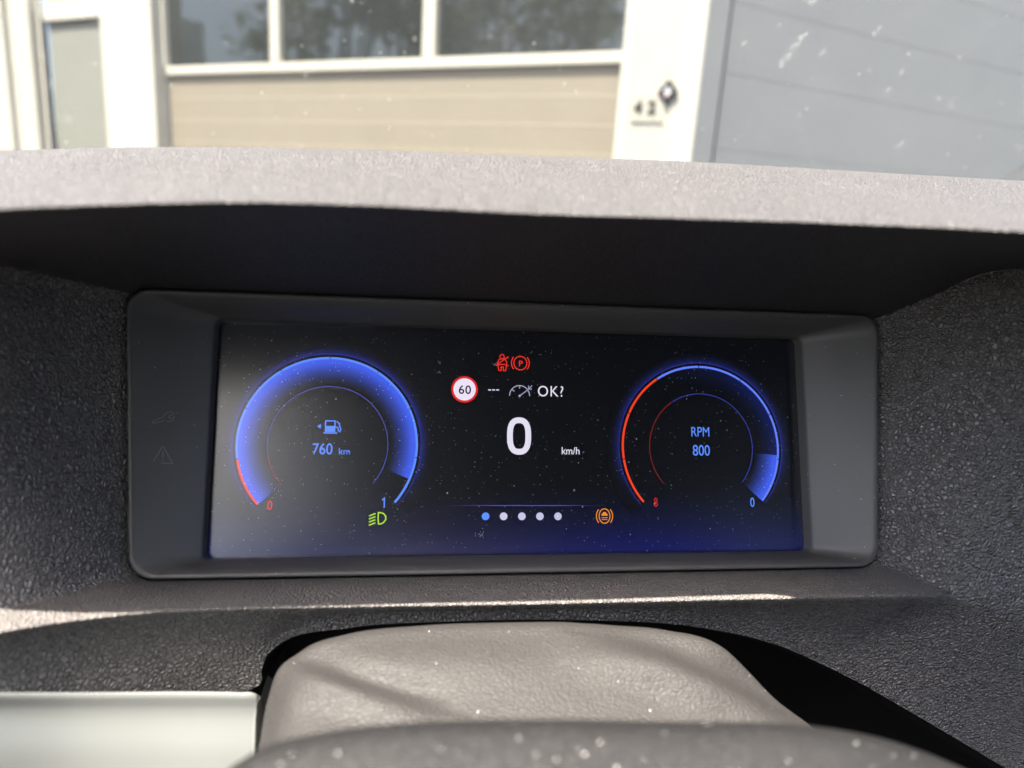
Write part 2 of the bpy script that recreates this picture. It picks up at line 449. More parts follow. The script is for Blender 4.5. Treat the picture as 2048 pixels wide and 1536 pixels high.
mesh_obj('trim_strip', Tg2.reshape(-1, 3), grid_faces(*Tg2.shape[:2], flip=True), M_TRIM, dash)['label'] = 'smooth silver painted trim panel at the lower left'

# ------------------------------------------------------------------ instrument cluster
cl = thing('instrument_cluster', 'wide digital instrument screen in a black funnel bezel under the hood', 'instrument cluster', tuple(S3(0, 0, -.012)))
cl_inv = Matrix.Translation(Vector(S3(0, 0, -.012))).inverted()
def cpart(name, V_, F_, mat, parent=None, smooth=True):
    o = mesh_obj(name, V_, F_, mat, parent or cl, smooth)
    if parent is None or parent is cl: o.matrix_parent_inverse = cl_inv
    else: o.matrix_parent_inverse = Matrix.Identity(4)
    return o
def L(wt, wb, top, bot, r, h): return rloop(wt, wb, top, bot, r, h, 60, 24, 8)
loops = [L(.1580, .1505, .0600, -.0575, .0110, .0095), L(.1516, .1441, .0538, -.0515, .0084, .0105), L(.1515, .1440, .0537, -.0514, .0083, .0192), L(.1511, .1436, .0533, -.0510, .0080, .0199), L(.1500, .1425, .0523, -.0501, .0076, .0197),
         L(.1490, .1415, .0514, -.0494, .0072, .0191),
         L(.1363, .1328, .0489, -.0482, .0052, .0129), L(.1240, .1240, .0467, -.0469, .0032, .0064), L(.1234, .1234, .0464, -.0467, .0030, .0058), L(.1231, .1231, .0462, -.0466, .0028, .0048), L(.1229, .1229, .0461, -.0465, .0028, -.004)]
bz = np.array(loops); bezel = cpart('bezel', bz.reshape(-1, 3), grid_faces(bz.shape[0], bz.shape[1], closed=True), M_BEZEL)
back = L(.130, .130, .049, -.049, .003, -.004); 
bk = np.vstack([back, L(.130, .130, .049, -.049, .003, -.012)]); nb_ = len(back)
cpart('housing', bk, grid_faces(2, nb_, closed=True) + [list(range(nb_))[::-1], list(range(nb_, 2*nb_))], M_BLACK, smooth=False)
# display glass
def display_mat(name):
    m = Mat(name)
    at = m.new('VertexColor'); at.layer_name = 'Col'
    mp = m.stretch((1, 1, 1)); 
    k1 = m.specks(593, .15, .14); k2 = m.specks(1500, .14, .24); k3 = m.specks(240, .05, .07, m.warp(900, .0006))
    k4 = m.specks(420, .10, .16, m.stretch((1, .35, 1), (.4, .3, .8)))
    patch = m.math('MULTIPLY_ADD', m.noise(26, 3, .6).outputs['Fac'], 2.2, -.55, clamp=True)
    k = m.math('MULTIPLY', m.math('MAXIMUM', m.math('MAXIMUM', k1, k2), m.math('MAXIMUM', k3, k4)), m.math('ADD', m.math('MULTIPLY', patch, .8), .2))
    m.set(Base_Color=m.mix(k, (.006, .006, .0065), (.42, .42, .44)), Roughness=.24, Specular_IOR_Level=.9, Emission_Color=at.outputs['Color'], Emission_Strength=EM)
    return m.m
M_DISP = display_mat('display_glass')
def colored(name, V2, F_, cols, h, parent):
    """flat drawing lit by the display: V2 in screen metres, cols sRGB 0..255 per vertex (or one)"""
    V_ = [S3(v[0], v[1], h) for v in V2]
    o = cpart(name, V_, F_, M_DISP, parent, smooth=False)
    ca = o.data.color_attributes.new('Col', 'FLOAT_COLOR', 'POINT')
    cc = np.array(cols, float)
    if cc.ndim == 1: cc = np.tile(cc, (len(V2), 1))
    cc = np.where(cc <= 0, 0, cc); s = cc / 255.0
    l = np.where(s <= .04045, s / 12.92, ((s + .055) / 1.055) ** 2.4)
    ca.data.foreach_set('color', np.concatenate([l, np.ones((len(l), 1))], 1).ravel())
    return o
# the lit panel itself: near black with the display's own blue floor glow
nx, ny = 90, 36; V2 = []; cols = []
gx = np.linspace(-.1274, .1274, nx); gy = np.linspace(-.0474, .0466, ny)
for y in gy:
    for x in gx:
        V2.append((x, y)); t = np.clip((-.018 - y) / .028, 0, 1); inside = (abs(x) < .1222) and (-.0462 < y < .0458)
        g = t ** 1.2 * (.72 + .28 * np.exp(-((x - .055) / .06) ** 2))
        cols.append((3 + 6 * g, 4 + 13 * g, 8 + 82 * g) if inside else (0, 0, 0))
glass = colored('screen_glass', V2, grid_faces(ny, nx), cols, 0.0, cl)
BLUE = (78, 112, 245); BLUE2 = (92, 140, 255); RED = (235, 52, 40); WHITE = (226, 222, 240); ICE = (196, 196, 228)
LAYER = [0.00012]
def nexth():
    LAYER[0] += .0000045; return LAYER[0]
def ribbon(pts, w, closed=False):
    p = np.array(pts, float); n = len(p); V2 = []
    for i in range(n):
        if closed: a, b = p[i] - p[i - 1], p[(i + 1) % n] - p[i]
        else: a = p[i] - p[i - 1] if i else p[1] - p[0]; b = p[i + 1] - p[i] if i < n - 1 else p[-1] - p[-2]
        a = a / (np.linalg.norm(a) + 1e-12); b = b / (np.linalg.norm(b) + 1e-12); t = a + b
        t = t / (np.linalg.norm(t) + 1e-9); nrm = np.array([-t[1], t[0]]); k = 1 / max(.45, abs(nrm @ np.array([-a[1], a[0]])))
        V2 += [p[i] + nrm * w / 2 * k, p[i] - nrm * w / 2 * k]
    F_ = [(2*i, 2*i + 1, 2*((i + 1) % n) + 1, 2*((i + 1) % n)) for i in range(n if closed else n - 1)]
    return V2, F_
class Icon:
    def __init__(s): s.V = []; s.F = []; s.c = []
    def add(s, V2, F_, col):
        o = len(s.V); s.V += [tuple(v) for v in V2]; s.F += [tuple(i + o for i in f) for f in F_]; s.c += [col] * len(V2); return s
    def line(s, pts, w, col, closed=False): return s.add(*ribbon(pts, w, closed), col)
    def poly(s, pts, col): return s.add(pts, [tuple(range(len(pts)))], col)
    def disc(s, c, r, col, n=40): return s.poly([(c[0] + r*math.cos(2*math.pi*i/n), c[1] + r*math.sin(2*math.pi*i/n)) for i in range(n)], col)
    def build(s, name, parent, h=None): return colored(name, s.V, s.F, s.c, h or nexth(), parent)
def arcp(c, r, a0, a1, n=24, ry=None):
    return [(c[0] + r*math.cos(math.radians(a0 + (a1-a0)*i/n)), c[1] + (ry or r)*math.sin(math.radians(a0 + (a1-a0)*i/n))) for i in range(n + 1)]
def text(name, body, px, py, hpx, col, parent, align='CENTER', weight=0.0, sx=1.0, spacing=1.0, label=None, h=None):
    """lettering on the screen: px,py the middle of the word in the photograph, hpx the height of a capital"""
    cu = bpy.data.curves.new('t', 'FONT'); cu.body = body; cu.align_x = align; cu.align_y = 'BOTTOM_BASELINE'; cu.size = 1; cu.offset = weight; cu.space_character = spacing; cu.resolution_u = 6
    ob = bpy.data.objects.new('t', cu); C.objects.link(ob); dg = bpy.context.evaluated_depsgraph_get()
    me = bpy.data.meshes.new_from_object(ob.evaluated_get(dg)); bpy.data.objects.remove(ob); bpy.data.curves.remove(cu)
    vs_ = np.array([v.co[:2] for v in me.vertices]); fs = [tuple(p.vertices) for p in me.polygons]; bpy.data.meshes.remove(me)
    capH = .727
    c = scr(px, py); top = scr(px, py - hpx / 2); hh = abs(top[1] - c[1]) * 2; k = hh / capH
    q = np.stack([c[0] + vs_[:, 0] * k * sx, c[1] - hh / 2 + vs_[:, 1] * k], 1)
    o = colored(name, q, fs, col, h or nexth(), parent)
    return o

def sect(c, r0, r1, a0, a1, n, cols, nr=14):
    """ring sector with a radial colour profile; cols(f) f=0 inner..1 outer"""
    V2 = []; cc = []
    for k in range(nr + 1):
        f = k / nr; r = r0 + (r1 - r0) * f
        for i in range(n + 1):
            a = math.radians(a0 + (a1 - a0) * i / n); V2.append((c[0] + r * math.cos(a), c[1] + r * math.sin(a))); cc.append(cols(f, i / n))
    F_ = [(k*(n+1) + i, k*(n+1) + i + 1, (k+1)*(n+1) + i + 1, (k+1)*(n+1) + i) for k in range(nr) for i in range(n)]
    if a1 < a0: pass
    return V2, F_, cc
def ang(c, px, py):
    p = scr(px, py); return math.degrees(math.atan2(p[1] - c[1], p[0] - c[0]))
def circle_from(top, left, right):
    t, l, r = scr(*top), scr(*left), scr(*right)
    R_ = (r[0] - l[0]) / 2; return np.array([(l[0] + r[0]) / 2, t[1] - R_]), R_
BG = (3, 4, 8)
def gauge(name, c, R_, rin, a_start, a_end, a_red0, a_red1, fill0, fill1, ticks, glow_strength, haze_fill):
    """a_start..a_end run over the top; red part between a_red0 and a_red1; filled sector fill0..fill1 (degrees, decreasing clockwise)"""
    g = colored(name, *[x for x in sect(c, R_ * 1.015, R_ * 1.20, a_start, a_end, 120, lambda f, s: tuple(np.array(BG) + (np.array((50, 70, 225)) * glow_strength * max(0, (1 - f)) ** 2.2 * min(1, 8 * s + .1, 8 * (1 - s) + .1))))], h=nexth(), parent=cl)
    def child(nm, fn, r0, r1, a0, a1, n=90, nr=14):
        return colored(nm, *sect(c, r0, r1, a0, a1, n, fn, nr), h=nexth(), parent=g)
    child('dark_track', lambda f, s: (2, 3, 7), R_ * 1.002, R_ * 1.030, a_start, a_end, 120, 1)
    child('track_edge', lambda f, s: (46, 46, 150), R_ * 1.030, R_ * 1.037, a_start, a_end, 120, 1)
    if haze_fill: child('ring_haze', lambda f, s: tuple(np.array(BG) + np.array((10, 22, 88)) * f ** 1.5 * haze_fill * min(1, 2.2 * s)), rin * 1.01, R_ * .985, a_red1, a_end, 90, 8)
    child('filled_sector', lambda f, s: tuple(np.array(BG) * (1 - min(1, f * 1.3)) + np.array((62, 92, 232)) * min(1, max(0, (f - .06) / .78)) ** .85), rin * 1.02, R_ * .985, fill0, fill1, 90, 14)
    for nm, a0, a1, col, cold in (('ring_segment', a_red0, a_red1, RED, (170, 40, 40)), ('ring_segment', None, None, BLUE2, (84, 96, 200))):
        pass
    return g, child
# ---- fuel gauge
def loc(px0, py0, s=1.0):
    c = scr(px0, py0); k = np.linalg.norm(scr(px0 + 1, py0) - c) * s
    return lambda x, y: (c[0] + x * k, c[1] - y * k * 1.03)
cF, RF = circle_from((655, 714), (471, 886), (836, 886)); _, rF = circle_from((655, 772), (535, 886), (777, 886))
aS, aE = ang(cF, 516, 1009), ang(cF, 789, 1005); aS = aS + 360 if aS < 0 else aS
aR = ang(cF, 474, 919); aR = aR + 360 if aR < 0 else aR; aFill = ang(cF, 816, 957)
fuel, fch = gauge('fuel_gauge', cF, RF, rF, aS, aE, aS, aR, aS, aFill, None, .62, 0)
def ringseg(ch, c, R_, rin, a0, a1, col, col2, n=60, w=.026):
    ch('ring_segment', lambda f, s: col, R_ * (1 - w), R_ * 1.0, a0, a1, n, 1)
    ch('inner_ring', lambda f, s: col2, rin * .990, rin * 1.002, a0, a1, n, 1)
def seg_ticks(ch, c, R_, rin, a0, a1, nt_, col, col2):
    st = (a1 - a0) / nt_; gap = .55 * np.sign(st)
    for i in range(nt_): ringseg(ch, c, R_, rin, a0 + st * i + (gap if i else 0), a0 + st * (i + 1) - gap * 0.2, col, col2, 20)
ringseg(fch, cF, RF, rF, aS, aR, RED, (150, 45, 70)); seg_ticks(fch, cF, RF, rF, aR - .6, aE, 7, BLUE2, (76, 84, 180))
text('digit', '0', 540, 1010, 19, RED, fuel, weight=.004, sx=.82); q1 = loc(768, 1006); Icon().line([q1(-4.2, -5.5), q1(.6, -9.2), q1(.6, 9.2)], 2.4 * abs(scr(1040, 780)[0] - scr(1041, 780)[0]), BLUE2).build('digit', fuel)
text('range_readout', '760', 645, 897, 23, BLUE2, fuel, weight=.008, sx=.86); text('range_unit', 'km', 689, 902, 14, BLUE2, fuel, weight=.004, sx=1.0)
q = loc(662, 853)
pump = Icon(); pump.poly([q(-28, 0), q(-20, -5), q(-20, 5)][::-1], BLUE2)
pump.line([q(-15, 13), q(13, 13)], q(0, 0)[1] - q(0, 2.6)[1], BLUE2)
pump.poly([q(-12, 11), q(9, 11), q(9, -1), q(-12, -1)], BLUE2)
w2 = q(0, 0)[1] - q(0, 2.6)[1]
pump.line([q(-11, -1), q(-11, -11), q(8, -11), q(8, -1)], w2, BLUE2)
pump.line([q(9, 1), q(14, 2), q(15, 8), q(18, 10), q(20, 6), q(17, -3), q(17, -6), q(11, -10)], w2 * .9, BLUE2); pump.build('fuel_pump_icon', fuel)
# ---- rev counter
cR, RR = circle_from((1400, 732), (1243, 886), (1557, 896)); _, rR = circle_from((1400, 785), (1298, 886), (1504, 892))
bS = ang(cR, 1289, 1002) % 360; bE = ang(cR, 1522, 1000); bRed = ang(cR, 1312, 757); bFill = ang(cR, 1556, 911)
rev, rch = gauge('rev_counter', cR, RR, rR, bS, bE, bS, bRed, bFill, bE, None, .55, 1.0)
seg_ticks(rch, cR, RR, rR, bS, bRed, 3, (236, 66, 34), (128, 36, 30)); seg_ticks(rch, cR, RR, rR, bRed - .4, bE, 5, (98, 128, 250), (54, 66, 160))
text('digit', '8', 1311, 1004, 19, (190, 44, 34), rev, sx=.72); text('digit', '0', 1504, 1004, 19, BLUE2, rev, weight=.006, sx=.76)
text('rev_caption', 'RPM', 1400, 863, 20, BLUE2, rev, weight=.0, sx=.78); text('rev_readout', '800', 1402, 900, 22, BLUE2, rev, weight=.004, sx=.82)
# ---- middle of the screen
q = loc(1038, 872); Icon().line([q(18.3 * np.sign(math.cos(a)) * abs(math.cos(a)) ** .80, 30.2 * np.sign(math.sin(a)) * abs(math.sin(a)) ** .72) for a in np.linspace(0, 2 * math.pi, 72)[:-1]], 11.4 * abs(scr(1040, 780)[0] - scr(1041, 780)[0]), WHITE, True).build('speed_readout', cl)
text('speed_unit', 'km/h', 1141, 901, 15, WHITE, cl, weight=.006, sx=.92)
u1 = abs(scr(1040, 780)[0] - scr(1041, 780)[0])
sg = Icon(); c60 = scr(929, 779); sg.disc(c60, 26 * u1, (222, 34, 34), 64); spd = sg.build('speed_limit_sign', cl)
Icon().disc(c60, 21.8 * u1, (236, 226, 245), 64).build('sign_face', spd); text('sign_digits', '60', 929.5, 779, 17.5, (30, 34, 52), spd, weight=.014, sx=1.02, spacing=1.08)
da = Icon()
for x in (979, 987, 995): da.line([scr(x - 2.9, 780), scr(x + 2.9, 780)], 2.4 * u1, (210, 210, 235))
da.build('dash_marks', cl)
q = loc(1039, 792); ico = Icon(); GREY = (158, 160, 190)
ico.line([q(20 * math.cos(a), -20 * math.sin(a)) for a in np.linspace(math.pi, 0, 30)], 1.9 * u1, GREY)
ico.line([q(0, -19.5), q(0, -14)], 1.8 * u1, GREY); ico.line([q(-14.5, -12), q(-10.5, -8.5)], 1.8 * u1, GREY)
ico.line([q(0, 0), q(15, -11)], 1.8 * u1, GREY); ico.disc(q(0, 0), 2.4 * u1, GREY, 18)
ico.line([q(25, -20.5), q(18.5, -14)], 1.7 * u1, GREY); ico.line([q(18, -20.5), q(18, -13.6), q(24.5, -13)], 1.7 * u1, GREY); ico.build('speed_limiter_icon', cl)
text('prompt', 'OK?', 1101, 782, 22, WHITE, cl, weight=.0, sx=.92, spacing=1.12)
# belt and brake warning lights
q = loc(1004, 725); b = Icon(); w = 1.9 * u1
b.line([q(4.2 * math.sin(a), -11 - 4.4 * math.cos(a)) for a in np.linspace(.0, 2 * math.pi, 22)[:-1]], w, RED, True)
b.line([q(-2.5, -7), q(-7, -4.5), q(-8.5, 0), q(-8.5, 5), q(-6.5, 16), q(-2, 16), q(-2, 9), q(2.5, 9), q(2.5, 16), q(7, 16), q(9, 5), q(9, 0), q(7, -4.5), q(2.5, -7)], w, RED)
bt = b.build('seat_belt_icon', cl)
Icon().line([q(-12, 5.5), q(13, -11.5)], w, RED).build('belt_strap', bt); Icon().line([q(-12, 6), q(-3, 4), q(5, 4), q(13, 7)], w, RED).build('belt_strap', bt)
q = loc(1040.5, 726.5); b = Icon()
b.line([q(13 * math.cos(a), 13 * math.sin(a)) for a in np.linspace(0, 2*math.pi, 40)[:-1]], w, RED, True)
for s_ in (0, math.pi): b.line([q(17.8 * math.cos(a + s_), 17.8 * math.sin(a + s_)) for a in np.linspace(-.72, .72, 16)], w, RED)
pk = b.build('parking_brake_icon', cl); text('letter', 'P', 1041, 727, 12, RED, pk, weight=.012, sx=1.0)
# headlamp light, dots, amber light
q = loc(755, 1036.5); GRN = (176, 226, 44); b = Icon(); w = 2.3 * u1
b.line([q(1.5, -11), q(6, -11), q(12, -9), q(16.5, -3.5), q(16.5, 3), q(12, 8.5), q(7, 11), q(2.5, 11), q(1.2, 0)], w, GRN, True)
for y in (-6.8, -.8, 5.2, 11.2): b.line([q(-17, y + 2.2), q(-4, y - 2.6)], w, GRN)
b.build('headlamp_icon', cl)
for i, (x, c_) in enumerate(((971, (92, 146, 255)), (1007, (206, 202, 232)), (1043.5, (200, 198, 232)), (1079.5, (196, 196, 230)), (1115.5, (192, 192, 226)))):
    d_ = Icon().disc(scr(x, 1032.5), 7.4 * u1, c_, 36).build('page_dot', cl)
    if i == 0: d_['label'] = 'blue dot marking the page shown'
ln = Icon(); xs_ = np.linspace(870, 1225, 24); pts = [scr(x, 1011) for x in xs_]
Vv, Ff = ribbon(pts, 1.5 * u1); cc = []
for x in xs_:
    f = min(1, max(0, (x - 870) / 120), max(0, (1225 - x) / 110)); cc += [tuple(np.array(BG) + np.array((70, 74, 190)) * f)] * 2
colored('divider_line', Vv, Ff, cc, nexth(), cl)
q = loc(1208.5, 1032); AMB = (232, 138, 40); w = 1.9 * u1; b = Icon()
b.line([q(10.8 * math.cos(a), 13.4 * math.sin(a)) for a in np.linspace(0, 2*math.pi, 40)[:-1]], w, AMB, True)
for s_ in (0, math.pi): b.line([q(16.2 * math.cos(a + s_), 17.5 * math.sin(a + s_)) for a in np.linspace(-.78, .78, 16)], w, AMB)
b.poly([q(-6, -.5), q(-6, -4), q(-4, -4.6), q(-2.6, -7.6), q(2.6, -7.6), q(4, -4.6), q(6, -4), q(6, -.5)][::-1], AMB)
for y, x in ((3, 6.3), (6.5, 5.5)): b.line([q(-x, y), q(x, y)], w * .8, AMB)
b.build('lane_warning_icon', cl)
# lint caught on the glass
M_LINT = Mat('grey_lint').set(Base_Color=(.34, .34, .34), Roughness=.9, Specular_IOR_Level=0.0).m
Vl = []; Fl = []
for cx_, cy_, n_, sp_ in ((879, 725, 10, 4), (877, 745, 7, 4), (989, 729, 16, 5), (960, 1068, 16, 7), (1063, 706, 5, 3), (1166, 905, 3, 2), (487, 1003, 6, 5), (553, 978, 8, 12), (700, 1060, 5, 20), (1330, 1075, 6, 25), (1480, 770, 5, 30), (1190, 660, 4, 20)):
    for k in range(n_):
        c = scr(cx_ + random.gauss(0, sp_ * .6), cy_ + random.gauss(0, sp_ * .6)); a = random.uniform(0, 3.14); l_ = random.uniform(.00012, .00045); w_ = random.uniform(.00006, .00014)
        u = np.array([math.cos(a), math.sin(a)]); v = np.array([-u[1], u[0]]); o_ = len(Vl)
        for p in (c - u * l_, c - v * w_ + u * l_ * .2, c + u * l_, c + v * w_): Vl.append(S3(p[0], p[1], .0013 + .00001 * k))
        Fl.append((o_, o_ + 1, o_ + 2, o_ + 3))
lint = cpart('lint', Vl, Fl, M_LINT, None, smooth=False); lint['kind'] = 'stuff'
# faint symbols printed on the left wall of the bezel
M_PRINT = Mat('faint_grey_print').set(Base_Color=(.19, .19, .19), Roughness=.5).m
WALL_O = S3(-.146, 0, .0178); wa, wb_ = S3(-.1453, 0, .0191), S3(-.1240, 0, .0064)
wx = (wb_ - wa) / np.linalg.norm(wb_ - wa); wn = np.cross(wx, SY); wn = wn if wn @ (CAM - wa) > 0 else -wn
def onwall(px, py):
    r = ray(px, py); k = ((wa + wn * .0004 - CAM) @ wn) / (r @ wn); return CAM + k * r
def wall_icon(name, lines, wpx):
    V_ = []; F_ = []
    for pts in lines:
        p3 = [onwall(*p) for p in pts]; p2 = [((p - wa) @ wx, (p - wa) @ SY) for p in p3]; a, f = ribbon(p2, wpx * .00016)
        o = len(V_); V_ += [wa + wn * .0004 + v[0] * wx + v[1] * SY for v in a]; F_ += [tuple(i + o for i in g) for g in f]
    return cpart(name, V_, F_, M_PRINT, bezel, smooth=False)
# ------------------------------------------------------------------ steering column
M_G = M_GAITER
col_ = thing('steering_column', 'grey grained steering column cover below the screen, folds lit by the sun', 'steering column', (0, -.09, -.10))
ci = Matrix.Translation((0, -.09, -.10)).inverted()
# gaiter: rows run from its far rim down and towards the driver
gk = [  # silhouette of the far rim, left to right
 (508, 1560, -.098), (522, 1470, -.090), (536, 1398, -.083), (556, 1345, -.0785), (600, 1305, -.075), (690, 1275, -.072), (840, 1257, -.070), (1024, 1250, -.0695), (1200, 1251, -.0695), (1340, 1262, -.070), (1440, 1290, -.072), (1505, 1342, -.076), (1560, 1395, -.081), (1640, 1470, -.088), (1730, 1560, -.096)]
rim = spline([P(*k) for k in gk], [8] * 14)
N = len(rim); mx = np.array([proj(p)[0] for p in rim])
def inner(fy, fx, yshift, lift):
    out = []
    for k in range(N):
        x0, y0 = proj(rim[k]); x = 1060 + (x0 - 1060) * fx; y = y0 + (1640 - y0) * fy
        out.append(P(x, y, rim[k][1] + yshift))
    return np.array(out)
rows = [rim + np.array([0, .03, -.05]), rim + np.array([0, .012, -.012]), rim + np.array([0, .0035, -.0012]), rim, inner(.06, .985, -.006, 0), inner(.18, .95, -.017, 0), inner(.36, .88, -.028, 0), inner(.58, .78, -.042, 0), inner(.8, .66, -.058, 0), inner(1.0, .5, -.075, 0)]
Gg = loft(rows, [4, 4, 5, 6, 10, 12, 12, 12, 10])
Vg = Gg.reshape(-1, 3)
pp = np.array([proj(p) for p in Vg])
def seg_dist(p, poly):
    best = np.full(len(p), 1e9); side_ = np.zeros(len(p)); along = np.zeros(len(p)); tot_ = 0
    for (x0, y0), (x1, y1) in zip(poly, poly[1:]):
        d = np.array([x1 - x0, y1 - y0]); l = np.linalg.norm(d); t = np.clip(((p - (x0, y0)) @ d) / l**2, 0, 1)
        qd = p - (np.array([x0, y0]) + t[:, None] * d); dist = np.linalg.norm(qd, axis=1); sg_ = np.sign(d[0] * qd[:, 1] - d[1] * qd[:, 0])
        m_ = dist < best; best[m_] = dist[m_]; side_[m_] = sg_[m_]; along[m_] = (tot_ + t * l)[m_]; tot_ += l
    return best * side_, along / tot_
off = np.zeros(len(Vg))
for poly, amp, wid, a in (([(575, 1325), (660, 1352), (760, 1385), (880, 1420)], .0038, 38, 1), ([(1190, 1275), (1330, 1312), (1440, 1362), (1560, 1425), (1650, 1465)], .0045, 46, 1), ([(900, 1300), (1040, 1330), (1200, 1380)], .0006, 60, 1)):
    d, al = seg_dist(pp, poly); env = np.sin(np.pi * np.clip(al * .94 + .03, 0, 1)) ** .6
    # sharp valley above a full fold: the face below it looks at the driver, the one above turns away
    off += amp * env * (np.exp(-((d - wid * .55) / wid) ** 2) - 1.1 * np.exp(-((d + wid * .5) / (wid * .7)) ** 2))
nrm = np.array([0, -.55, .83]); Vg = Vg + off[:, None] * nrm
g_ = mesh_obj('gaiter', Vg, grid_faces(*Gg.shape[:2], flip=True), M_G, col_); g_.matrix_parent_inverse = ci
# nearer shroud, out of focus
sk = [(380, 1614, -.168), (455, 1554, -.168), (520, 1516, -.168), (620, 1492, -.168), (760, 1472, -.168), (950, 1462, -.168), (1150, 1460, -.168), (1350, 1464, -.168), (1560, 1466, -.168), (1690, 1476, -.168), (1800, 1498, -.168), (1910, 1536, -.168), (2010, 1584, -.168), (2100, 1654, -.168)]
e = spline([P(*k) for k in sk], [6] * 13)
rows = [e + np.array([0, .035, -.06]), e + np.array([0, .012, -.010]), e + np.array([0, .004, -.0012]), e, e + np.array([0, -.008, -.0010]), e + np.array([0, -.03, -.012]), e + np.array([0, -.05, -.04])]
Sg = loft(rows, [4, 4, 4, 4, 6, 6])
s_o = mesh_obj('shroud', Sg.reshape(-1, 3), grid_faces(*Sg.shape[:2], flip=True), M_SHROUD, col_); s_o.matrix_parent_inverse = ci; s_o['label'] = 'nearer plastic shroud, out of focus at the bottom'

# symbols on the bezel wall (outline strokes)
wall_icon('wrench_symbol', [[(306, 842), (326, 834), (333, 825), (340, 823), (347, 826), (348, 829)], [(349, 832), (347, 839), (341, 843), (334, 842)], [(306, 847), (318, 844), (330, 841)], [(306, 842), (305, 845), (307, 847)], [(346, 829.5), (338, 831), (338, 835.5), (345, 836)]], 1.5)
wall_icon('warning_triangle_symbol', [[(325, 893), (304, 926), (345, 927), (327, 893)], [(326, 901), (325.5, 916)], [(325.5, 919.5), (325.5, 921.5)]], 1.7)

# ------------------------------------------------------------------ windscreen
ws = thing('windscreen', 'dusty tinted windscreen above the hood, flecked with dried bug marks', 'windscreen', (0, .72, .11))
wi = Matrix.Translation((0, .72, .11)).inverted()
m = Mat('windscreen_glass'); nt_ = m.t
tr_ = m.new('BsdfTransparent'); tr_.inputs[0].default_value = (.60, .612, .600, 1)
gl = m.new('BsdfGlossy'); gl.inputs['Roughness'].default_value = .02
fr = m.new('LayerWeight'); fr.inputs['Blend'].default_value = .12
mx1 = m.new('MixShader'); m.link(m.math('MULTIPLY', fr.outputs['Fresnel'], .3), mx1.inputs[0]); m.link(tr_.outputs[0], mx1.inputs[1]); m.link(gl.outputs[0], mx1.inputs[2])
df = m.new('BsdfTranslucent'); df.inputs[0].default_value = (.85, .83, .78, 1); d2 = m.new('BsdfDiffuse'); d2.inputs[0].default_value = (.85, .83, .78, 1); ad = m.new('MixShader'); ad.inputs[0].default_value = .5; m.link(df.outputs[0], ad.inputs[1]); m.link(d2.outputs[0], ad.inputs[2])
dn = m.noise(9, 4, .6); sp = m.math('MULTIPLY', m.math('MAXIMUM', m.specks(120, .14, .10), m.specks(45, .10, .05)), .5)
veil = m.math('MULTIPLY_ADD', dn.outputs['Fac'], .02, .004); fac = m.math('MAXIMUM', veil, sp)
mx2 = m.new('MixShader'); m.link(fac, mx2.inputs[0]); m.link(mx1.outputs[0], mx2.inputs[1]); m.link(ad.outputs[0], mx2.inputs[2]); m.link(mx2.outputs[0], m.n['Material Output'].inputs['Surface'])
M_WS = m.m
def wsp(x, t, off=0): # t 0 at the base .. 1 at the header
    return np.array([x, .74 - .72 * t - .10 * (x / .7) ** 2 + off * .53, .085 + .46 * t + off * .85])
nxw, nyw = 30, 16
gw = np.array([[wsp(x, t) for x in np.linspace(-.70, .70, nxw)] for t in np.linspace(0, 1, nyw)]); gw2 = gw + np.array([0, .0026, .0042])
nW = nxw * nyw; ringi = [j for j in range(nxw)] + [i*nxw + nxw - 1 for i in range(1, nyw)] + [(nyw-1)*nxw + j for j in range(nxw - 2, -1, -1)] + [i*nxw for i in range(nyw - 2, 0, -1)]
Fw = grid_faces(nyw, nxw) + grid_faces(nyw, nxw, off=nW, flip=True) + [(ringi[k], ringi[(k+1) % len(ringi)], ringi[(k+1) % len(ringi)] + nW, ringi[k] + nW) for k in range(len(ringi))]
o = mesh_obj('glass', np.vstack([gw.reshape(-1, 3), gw2.reshape(-1, 3)]), Fw, M_WS, ws); o.matrix_parent_inverse = wi
# dried marks: flat flecks on the outside of the glass
mk = Mat('dried_bug_marks'); t1 = mk.new('BsdfTranslucent'); t1.inputs[0].default_value = (.9, .88, .82, 1); t2 = mk.new('BsdfTransparent'); t3 = mk.new('MixShader'); t3.inputs[0].default_value = .10
mk.link(t2.outputs[0], t3.inputs[1]); mk.link(t1.outputs[0], t3.inputs[2]); mk.link(t3.outputs[0], mk.n['Material Output'].inputs['Surface']); M_MARK = mk.m
def on_ws(px, py):
    r = ray(px, py); lo, hi = .3, 1.6
    for _ in range(40):
        k = (lo + hi) / 2; p = CAM + r * k; t = (p[2] - .085) / .46; inside = p[1] < .74 - .72 * t - .10 * (p[0] / .7) ** 2
        lo, hi = (k, hi) if inside else (lo, k)
    return p
Vm = []; Fm = []
def fleck(px, py, lpx, wpx, a):
    d = .8 / FPX; c = on_ws(px, py) + np.array([0, .0031, .0049]); ux = np.array([1, 0, 0]); uy = np.array([0, -.843, .538])
    n = 9; o_ = len(Vm); ca, sa = math.cos(a), math.sin(a)
    for i in range(n):
        th_ = 2 * math.pi * i / n; rr_ = random.uniform(.6, 1.25); x = math.cos(th_) * lpx * d * .5 * rr_; y = math.sin(th_) * wpx * d * .5 * rr_
        Vm.append(c + ux * (x * ca - y * sa) + uy * (x * sa + y * ca) * 1.6)
    Fm.append(tuple(range(o_, o_ + n)))
for t in np.linspace(0, 1, 26):
    fleck(1562 + 52 * t + random.uniform(-5, 5), 142 - 66 * t + random.uniform(-5, 5), random.uniform(4, 12), random.uniform(2, 5), .9 + random.uniform(-.4, .4))
